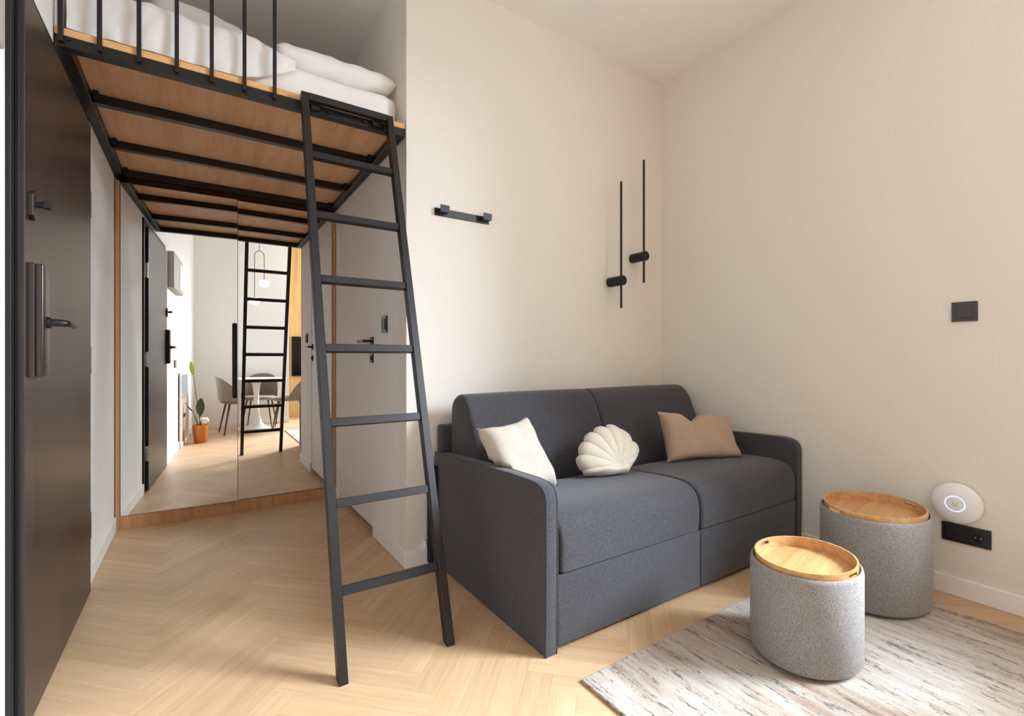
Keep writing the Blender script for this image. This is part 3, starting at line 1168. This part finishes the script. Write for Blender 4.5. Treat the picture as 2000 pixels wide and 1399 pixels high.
# ------------------------------------------------------------------ ottomans with trays
def ottoman(cx, cy, a, bq, ph, zt, label, tlabel, ha):
    zt_body = zt - 0.016
    t_ = empty('ottoman', (cx, cy, 0.011), ph)
    tag(t_, label, 'ottoman', 'nesting fabric ottomans')
    r_ = 0.014
    H_ = zt_body - 0.011
    prof = [(0, 0.010), (a - 0.010, 0.010), (a, 0.020), (a, H_ - r_ * 1.2), (a - 0.003, H_ - 0.006), (a - 0.008, H_ - 0.001), (a - 0.0115, H_ - 0.003),
            (a - 0.012, H_ - 0.030), (0, H_ - 0.030)]
    b_ = B()
    b_.lathe(prof, 72)
    ky = bq / a
    for v in b_.bm.verts:
        v.co.y *= ky
    b_.build('body', 'grey_tweed', t_, True, angle=50)
    for q in range(4):
        an = PI / 4 + q * PI / 2
        B().lathe([(0, 0.0), (0.014, 0.0), (0.014, 0.010), (0, 0.010)], 12, a * 0.75 * math.cos(an), bq * 0.75 * math.sin(an)).build('foot', 'black_plastic', t_)
    # tray that closes the top
    t2 = empty('tray', (cx, cy, 0.011 + H_ - 0.030), ph)
    tag(t2, tlabel, 'tray', 'oval oak trays')
    ai, bi = a - 0.0145, bq - 0.0145
    b_ = B()
    b_.lathe([(0, 0.0), (ai - 0.0005, 0.0), (ai - 0.0005, 0.007), (0, 0.007)], 72)
    for v in b_.bm.verts:
        v.co.y *= bi / ai
    b_.build('base', 'oak_tray', t2, False)
    hgt = zt - (0.011 + H_ - 0.030)
    N = 96
    b_ = B()
    tk = 0.006

    def pt(ii, kk, z):
        an = 2 * PI * ii / N
        return ((ai - kk) * math.cos(an), (bi - kk) * math.sin(an), z)
    zs = [0.007, hgt * 0.52, hgt * 0.82, hgt]

    def hole(ii):
        an = (2 * PI * (ii + 0.5) / N - ha) % PI
        return min(an, PI - an) < 0.17
    grid_o = [[b_.bm.verts.new(pt(i, 0.0, z)) for z in zs] for i in range(N)]
    grid_i = [[b_.bm.verts.new(pt(i, tk, z)) for z in zs] for i in range(N)]
    for i in range(N):
        j = (i + 1) % N
        for q in range(3):
            if q == 1 and hole(i):
                b_.bm.faces.new((grid_o[i][1], grid_o[j][1], grid_i[j][1], grid_i[i][1]))
                b_.bm.faces.new((grid_o[i][2], grid_i[i][2], grid_i[j][2], grid_o[j][2]))
                if not hole((i - 1) % N):
                    b_.bm.faces.new((grid_o[i][1], grid_i[i][1], grid_i[i][2], grid_o[i][2]))
                if not hole(j):
                    b_.bm.faces.new((grid_o[j][1], grid_o[j][2], grid_i[j][2], grid_i[j][1]))
                continue
            b_.bm.faces.new((grid_o[i][q], grid_o[j][q], grid_o[j][q + 1], grid_o[i][q + 1]))
            b_.bm.faces.new((grid_i[i][q], grid_i[i][q + 1], grid_i[j][q + 1], grid_i[j][q]))
        b_.bm.faces.new((grid_o[i][3], grid_o[j][3], grid_i[j][3], grid_i[i][3]))
        b_.bm.faces.new((grid_o[i][0], grid_i[i][0], grid_i[j][0], grid_o[j][0]))
    bmesh.ops.recalc_face_normals(b_.bm, faces=list(b_.bm.faces))
    b_.build('rim', 'oak_tray', t2, True, angle=50)


ottoman(1.782, 0.835, 0.195, 0.169, 0.186, 0.352, 'smaller grey tweed ottoman standing in front on the rug',
        'smaller oval oak tray on top of the front ottoman', 1.35)
ottoman(2.446, 0.865, 0.230, 0.194, 0.156, 0.408, 'taller grey tweed ottoman standing behind, next to the wall',
        'larger oval oak tray on top of the ottoman by the wall', -0.62)

# ------------------------------------------------------------------ things on the right wall
t = empty('light_switch', (XR, 0.646, 1.24))
b_ = (XR, 0.646, 1.24)
B().box(XR - 0.009, XR, 0.604, 0.688, 1.198, 1.283, 0.002).build('frame', 'dark_switch', t, base=b_)
B().box(XR - 0.013, XR - 0.009, 0.619, 0.673, 1.213, 1.268, 0.002).build('rocker', 'dark_switch', t, base=b_)
tag(t, 'square dark grey light switch alone on the beige wall right of the sofa', 'switch')

b_ = (XR, 0.641, 0.276)
t = empty('wall_outlet', b_)
B().box(XR - 0.009, XR, 0.562, 0.721, 0.236, 0.316, 0.002).build('frame', 'black_plastic', t, base=b_)
for i, yc in enumerate((0.681, 0.601)):
    s_ = B().box(XR - 0.012, XR - 0.009, yc - 0.027, yc + 0.027, 0.249, 0.303, 0.002).build('insert', 'black_plastic', t, base=b_)
    if i == 1:
        B().tube([(XR - 0.0125, yc, 0.276), (XR - 0.010, yc, 0.276)], 0.019, 20).build('socket_face', 'screen_black', s_, True, base=b_)
        for yy in (-0.009, 0.009):
            B().tube([(XR - 0.0135, yc + yy, 0.276), (XR - 0.012, yc + yy, 0.276)], 0.003, 8).build('contact', 'chrome', s_, base=b_)
tag(t, 'double black wall outlet below the round white wireless access point', 'outlet')

# round access point
c0 = (XR, 0.668, 0.410)
t = empty('wireless_access_point', c0)
NA = 48


def disc(name, prof, mat, parent, par_base=True):
    b = B()
    b.lathe(prof, NA)
    for v in b.bm.verts:
        x, y, z = v.co
        v.co = (-z, y, x)
    bmesh.ops.recalc_face_normals(b.bm, faces=list(b.bm.faces))
    return b.build(name, mat, parent, True, angle=50)


disc('bracket', [(0, 0.0), (0.055, 0.0), (0.055, 0.014), (0, 0.014)], 'grey_plastic', t)
bd = disc('body', [(0, 0.014), (0.072, 0.014), (0.084, 0.018), (0.087, 0.023), (0.0845, 0.029), (0.075, 0.0345), (0.057, 0.0405), (0.034, 0.0440), (0, 0.0455)], 'white_plastic', t)
disc('light_ring', [(0.0305, 0.0443), (0.0315, 0.0453), (0.0335, 0.0451), (0.0345, 0.0437), (0.0305, 0.0443)], 'ring', bd)
lg = B()   # small u-shaped emblem in the middle of the cover
u_pts = [(-0.0465, 0.006, 0.008), (-0.0465, 0.006, 0.0), (-0.0465, 0.004, -0.005), (-0.0465, 0.0, -0.007), (-0.0465, -0.004, -0.005), (-0.0465, -0.006, 0.0), (-0.0465, -0.006, 0.008)]
lg.tube(u_pts, 0.0012, 6)
lg.build('emblem', 'grey_plastic', bd, True)
tag(t, 'round white wireless access point with a glowing blue ring', 'router')

# ------------------------------------------------------------------ things on the back wall
b_ = (1.165, YB, 1.79)
t = empty('coat_rack', b_)
B().box(1.010, 1.332, YB - 0.006, YB, 1.773, 1.812, 0.001, 1).build('back_plate', 'black_metal', t, base=b_)
for xh in (1.050, 1.302):
    B().box(xh - 0.025, xh + 0.025, YB - 0.040, YB - 0.006, 1.786, 1.790).box(xh - 0.025, xh + 0.025, YB - 0.044, YB - 0.040, 1.786, 1.820).build('hook', 'black_metal', t, base=b_)
tag(t, 'short black metal coat rack with two hooks on the beige wall', 'coat rack')


def wall_light(x, zc, z0, z1, label):
    b0 = (x, YB, zc)
    t_ = empty('wall_light', b0)
    tag(t_, label, 'wall light', 'black rod wall lights')
    B().tube([(0, -0.001, 0), (0, -0.004, 0), (0, -0.124, 0), (0, -0.129, 0)], [0.027, 0.031, 0.031, 0.026], 28).build('holder', 'brushed_black', t_, True)
    B().tube([(0.0, -0.105, 0.0315), (0.0, -0.105, z1 - zc)], 0.0075, 12).build('rod', 'brushed_black', t_, True)
    B().tube([(0.0, -0.105, z0 - zc), (0.0, -0.105, -0.0315)], 0.0075, 12).build('rod', 'brushed_black', t_, True)


wall_light(2.250, 1.534, 1.358, 2.164, 'lower black rod wall light, farther from the room corner')
wall_light(2.462, 1.714, 1.539, 2.350, 'upper black rod wall light, nearest the room corner')

b_ = (0.954, YB - BT, 0.1)
t = empty('cable_plug', b_)
B().box(0.949, 0.960, YB - 0.024, YB - 0.0005, 0.0825, 0.118, 0.002).build('plug', 'white_plastic', t, base=b_)
B().box(0.9525, 0.9565, YB - 0.0265, YB - 0.024, 0.107, 0.112, 0.0005, 1).build('pin_hole', 'black_plastic', t, base=b_)
tag(t, 'tiny white cable end standing on the baseboard behind the sofa', 'cable')

# ------------------------------------------------------------------ the dining corner seen in the mirror
TX, TY = 0.70, -0.40
t = empty('dining_table', (TX, TY, 0))
tag(t, 'round white pedestal dining table seen in the mirror', 'table')
B().lathe([(0, 0.725), (0.36, 0.725), (0.395, 0.735), (0.40, 0.742), (0.395, 0.748), (0, 0.748)], 64).build('tabletop', 'table_white', t, True)
B().lathe([(0, 0.724), (0.09, 0.724), (0.055, 0.66), (0.036, 0.52), (0.034, 0.38), (0.045, 0.22), (0.085, 0.09), (0.15, 0.035), (0.19, 0.018), (0.195, 0.0), (0, 0.0)], 48).build('pedestal', 'table_white', t, True, angle=60)


def make_chair():
    t_ = empty('dining_chair', (0, 0, 0))
    # seat pad, front towards +x
    b_ = B()
    N = 40

    def rr(an, sx, sy):
        p = 2.8
        c_, s_ = math.cos(an), math.sin(an)
        q = (abs(c_) ** p + abs(s_) ** p) ** (-1 / p)
        return sx * q * c_, sy * q * s_
    rings = []
    for k1, z in ((0.0, 0.415), (0.80, 0.412), (0.96, 0.420), (1.0, 0.440), (0.97, 0.460), (0.85, 0.470), (0.0, 0.472)):
        if k1 == 0:
            rings.append([b_.bm.verts.new((0, 0, z))])
        else:
            ring = []
            for i in range(N):
                x, y = rr(2 * PI * i / N, 0.225 * k1, 0.225 * k1)
                ring.append(b_.bm.verts.new((x, y, z)))
            rings.append(ring)
    for a_, c_ in zip(rings, rings[1:]):
        for i in range(N):
            j = (i + 1) % N
            if len(a_) == 1:
                b_.bm.faces.new((a_[0], c_[i], c_[j]))
            elif len(c_) == 1:
                b_.bm.faces.new((a_[i], a_[j], c_[0]))
            else:
                b_.bm.faces.new((a_[i], a_[j], c_[j], c_[i]))
    bmesh.ops.recalc_face_normals(b_.bm, faces=list(b_.bm.faces))
    b_.build('seat', 'chair_velvet', t_, True, angle=60)
    # tub backrest wrapping the rear half
    b_ = B()
    NU, NV = 30, 12
    inn, outr = [], []
    for i in range(NU + 1):
        an = PI + (i / NU * 2 - 1) * 1.55
        fall = 1 - abs(i / NU * 2 - 1) ** 2.6
        ci, co = [], []
        for j in range(NV + 1):
            h = j / NV
            z = 0.455 + h * (0.345 * (0.12 + 0.88 * fall))
            lean = 1 + 0.14 * h
            x, y = rr(an, 0.228 * lean, 0.232)
            xo, yo = rr(an, 0.246 * lean, 0.250)
            ci.append(b_.bm.verts.new((x, y, z)))
            co.append(b_.bm.verts.new((xo, yo, z - 0.004)))
        inn.append(ci)
        outr.append(co)
    for i in range(NU):
        for j in range(NV):
            b_.bm.faces.new((inn[i][j], inn[i + 1][j], inn[i + 1][j + 1], inn[i][j + 1]))
            b_.bm.faces.new((outr[i][j], outr[i][j + 1], outr[i + 1][j + 1], outr[i + 1][j]))
        b_.bm.faces.new((inn[i][NV], inn[i + 1][NV], outr[i + 1][NV], outr[i][NV]))
        b_.bm.faces.new((inn[i][0], outr[i][0], outr[i + 1][0], inn[i + 1][0]))
    for i in (0, NU):
        for j in range(NV):
            b_.bm.faces.new((inn[i][j], inn[i][j + 1], outr[i][j + 1], outr[i][j]))
    bmesh.ops.recalc_face_normals(b_.bm, faces=list(b_.bm.faces))
    b_.build('backrest', 'chair_velvet', t_, True, angle=60)
    for sx_ in (-1, 1):
        for sy_ in (-1, 1):
            B().tube([(0.14 * sx_, 0.14 * sy_, 0.418), (0.215 * sx_, 0.205 * sy_, 0.0)], [0.014, 0.008], 10).build('leg', 'walnut', t_, True)
    return t_


ch = make_chair()
spots = [((0.17, -0.27), math.atan2(TY + 0.27, TX - 0.17) + 0.05, 'brown velvet dining chair left of the white table in the mirror'),
         ((0.77, -0.70), math.atan2(TY + 0.70, TX - 0.77) + 0.05, 'brown velvet dining chair behind the white table in the mirror'),
         ((1.13, -0.30), PI + 0.2, 'brown velvet dining chair right of the white table in the mirror')]
for i, (p, a_, lb) in enumerate(spots):
    o = ch if i == 0 else copy_tree(ch)
    o.location = (p[0], p[1], 0)
    o.rotation_euler = (0, 0, a_)
    tag(o, lb, 'chair', 'dining chairs around the white table')

# pendant lamp
px, py = 0.735, -0.35
t = empty('pendant_lamp', (px, py, ZC))
tag(t, 'thin arched pendant lamp with two white glass globes', 'pendant lamp')
b_ = (px, py, ZC)
B().lathe([(0, ZC - 0.025), (0.05, ZC - 0.025), (0.05, ZC - 0.0005), (0, ZC - 0.0005)], 24, px, py).build('canopy', 'brushed_black', t, base=b_)
B().tube([(px, py, ZC - 0.025), (px, py, 2.585)], 0.003, 8).build('cord', 'brushed_black', t, base=b_)
arc = [(px - 0.062, py, 1.93)] + [(px - 0.062 * math.cos(q / 16 * PI), py, 2.515 + 0.075 * math.sin(q / 16 * PI)) for q in range(17)] + [(px + 0.062, py, 2.19)]
B().tube(arc, 0.0045, 10).build('arch', 'gunmetal', t, True, base=b_)
for sx_, zc in ((-1, 1.865), (1, 2.125)):
    gx = px + 0.062 * sx_
    gp = B().lathe([(0, zc - 0.055)] + [(0.068 * math.sin(q / 14 * PI), zc - 0.055 * math.cos(q / 14 * PI)) for q in range(1, 14)] + [(0, zc + 0.055)], 28, gx, py).build('globe', 'globe', t, True, base=b_)
    B().lathe([(0, zc + 0.05), (0.022, zc + 0.052), (0.022, zc + 0.060), (0, zc + 0.066)], 18, gx, py).build('cap', 'gunmetal', gp, True, base=b_)

# added fill lamp, unseen behind the camera, lifts the dark shaded walls
t = empty('added_fill_lamp', (1.35, -0.30, ZC))
tag(t, 'added round white fill light under the ceiling, out of view', 'fill lamp')
B().lathe([(0, -0.0005), (0.26, -0.0005), (0.26, -0.03), (0.245, -0.034), (0, -0.034)], 48).build('housing', 'white_plastic', t, True)
B().lathe([(0, -0.036), (0.24, -0.036), (0.235, -0.045), (0.2, -0.055), (0, -0.062)], 48).build('fill_diffuser', 'lamp', t, True)

# television on the media wall
t = empty('television', (1.95, YM, 1.07))
b_ = (1.95, YM, 1.07)
B().box(1.37, 2.50, YM + 0.0005, YM + 0.04, 0.72, 1.42, 0.004).build('housing', 'black_plastic', t, base=b_)
B().box(1.38, 2.49, YM + 0.04, YM + 0.042, 0.732, 1.41).build('screen', 'screen_black', t, base=b_)
tag(t, 'flat black television on the oak panelled wall, seen in the mirror', 'television')

# potted plant
px, py = -0.235, 0.40
t = empty('potted_plant', (px, py, 0))
tag(t, 'potted plant with few upright leaves in a copper pot', 'plant')
B().lathe([(0, 0.0), (0.062, 0.0), (0.068, 0.006), (0.088, 0.205), (0.088, 0.222), (0.082, 0.222), (0.080, 0.195), (0, 0.195)], 36).build('pot', 'pot_copper', t, True, angle=50)
B().lathe([(0, 0.196), (0.079, 0.196), (0.05, 0.204), (0, 0.208)], 24).build('soil', 'soil', t, True)


def leaf(base, tip, width, mat, side=(0, 1, 0), curl=0.02):
    base, tip = Vector(base), Vector(tip)
    d = tip - base
    L = d.length
    d.normalize()
    s = Vector(side)
    s = (s - d * s.dot(d)).normalized()
    n = d.cross(s)
    b = B()
    NU_ = 12
    top, bot = [], []
    for i in range(NU_ + 1):
        u = i / NU_
        w = width * math.sin(PI * min(1, u * 0.94 + 0.03)) ** 0.75
        rt, rb = [], []
        for j in range(5):
            v = j / 4 * 2 - 1
            p = base + d * (L * u) + s * (w / 2 * v) + n * (curl * abs(v) + 0.03 * L * math.sin(u * PI))
            rt.append(b.bm.verts.new(p + n * 0.0008))
            rb.append(b.bm.verts.new(p - n * 0.0008))
        top.append(rt)
        bot.append(rb)
    for i in range(NU_):
        for j in range(4):
            b.bm.faces.new((top[i][j], top[i + 1][j], top[i + 1][j + 1], top[i][j + 1]))
            b.bm.faces.new((bot[i][j], bot[i][j + 1], bot[i + 1][j + 1], bot[i + 1][j]))
        b.bm.faces.new((top[i][0], bot[i][0], bot[i + 1][0], top[i + 1][0]))
        b.bm.faces.new((top[i][4], top[i + 1][4], bot[i + 1][4], bot[i][4]))
    bmesh.ops.recalc_face_normals(b.bm, faces=list(b.bm.faces))
    return b.build('leaf', mat, t, True, angle=60)


def stem(pts, r0=0.006, r1=0.003):
    n = len(pts)
    B().tube(pts, [r0 + (r1 - r0) * i / (n - 1) for i in range(n)], 8).build('stem', 'stem_green', t, True)


stem([(0.0, 0, 0.2), (-0.02, 0.0, 0.42), (-0.05, 0.0, 0.62), (-0.072, 0.0, 0.84)])
leaf((-0.072, 0, 0.83), (-0.098, 0, 0.995), 0.05, 'leaf_lime', (1, 0.2, 0), 0.006)
stem([(0.005, 0, 0.2), (0.0, 0.0, 0.30), (0.01, 0.0, 0.34)])
leaf((0.0, 0.0, 0.33), (0.012, 0.0, 0.545), 0.10, 'leaf_dark', (1, 0.4, 0), 0.012)
stem([(-0.02, 0, 0.2), (-0.06, 0.01, 0.34), (-0.09, 0.02, 0.41)])
leaf((-0.08, 0.02, 0.40), (-0.145, 0.05, 0.50), 0.05, 'leaf_dark', (0, 1, 0), 0.01)
for i, (x, y, z) in enumerate(((0.03, 0.01, 0.262), (0.055, 0.0, 0.285), (0.02, 0.03, 0.29), (0.045, 0.035, 0.25), (0.065, 0.03, 0.27))):
    B().lathe([(0, z - 0.025), (0.02, z - 0.018), (0.029, z), (0.02, z + 0.018), (0, z + 0.022)], 12, x, y, 1.0, 0.8).build('petal', 'petal_white', t, True)
B().tube([(0.02, 0.01, 0.2), (0.04, 0.015, 0.26)], 0.014, 8).build('flower_stalk', 'petal_white', t, True)

# low cabinet against the left wall
c0 = (XL + BT, 0.40, 0)
t = empty('low_cabinet', c0)
tag(t, 'low white cabinet with grey and wood fronts beside the potted plant', 'cabinet')
cx0, cx1 = XL + BT + 0.001, XL + 0.030
for q in ((cx0, cx1, 0.02, 0.07, 0.0, 0.87), (cx0, cx1, 0.73, 0.755, 0.0, 0.87), (cx0, cx1, 0.07, 0.73, 0.84, 0.87), (cx0, cx1, 0.07, 0.73, 0.0, 0.05)):
    B().box(*q, 0.002, 1).build('frame', 'white_trim', t, base=c0)
B().box(cx0, cx1 - 0.006, 0.072, 0.728, 0.56, 0.838, 0.002, 1).build('upper_front', 'cabinet_grey', t, base=c0)
lf = B().box(cx0, cx1 - 0.006, 0.072, 0.728, 0.052, 0.556, 0.002, 1).build('lower_front', 'cabinet_rose_wood', t, base=c0)
B().box(cx1 - 0.006, cx1 + 0.004, 0.34, 0.46, 0.33, 0.37, 0.003).build('knob', 'black_metal', lf, base=c0)

# wall box and switch on the bright left wall
c0 = (XL, 1.18, 1.93)
t = empty('wall_box', c0)
B().box(XL, XL + 0.055, 0.82, 1.555, 1.745, 2.115, 0.008, 3).build('cover', 'grey_plastic', t, True, base=c0)
B().box(XL + 0.055, XL + 0.058, 0.86, 1.10, 1.79, 2.07, 0.001, 1).build('white_panel', 'white_plastic', t, base=c0)  # flat white rectangle on the grey cover
tag(t, 'grey wall box high on the bright left wall, seen in the mirror', 'wall box')
c0 = (XL, 1.02, 0.975)
t = empty('light_switch', c0)
B().box(XL, XL + 0.009, 0.945, 1.10, 0.935, 1.015, 0.002).build('frame', 'black_plastic', t, base=c0)
for ya in (0.96, 1.03):
    B().box(XL + 0.009, XL + 0.012, ya, ya + 0.055, 0.948, 1.002, 0.001, 1).build('rocker', 'grey_plastic', t, base=c0)
tag(t, 'double switch low on the bright left wall, seen in the mirror', 'switch')
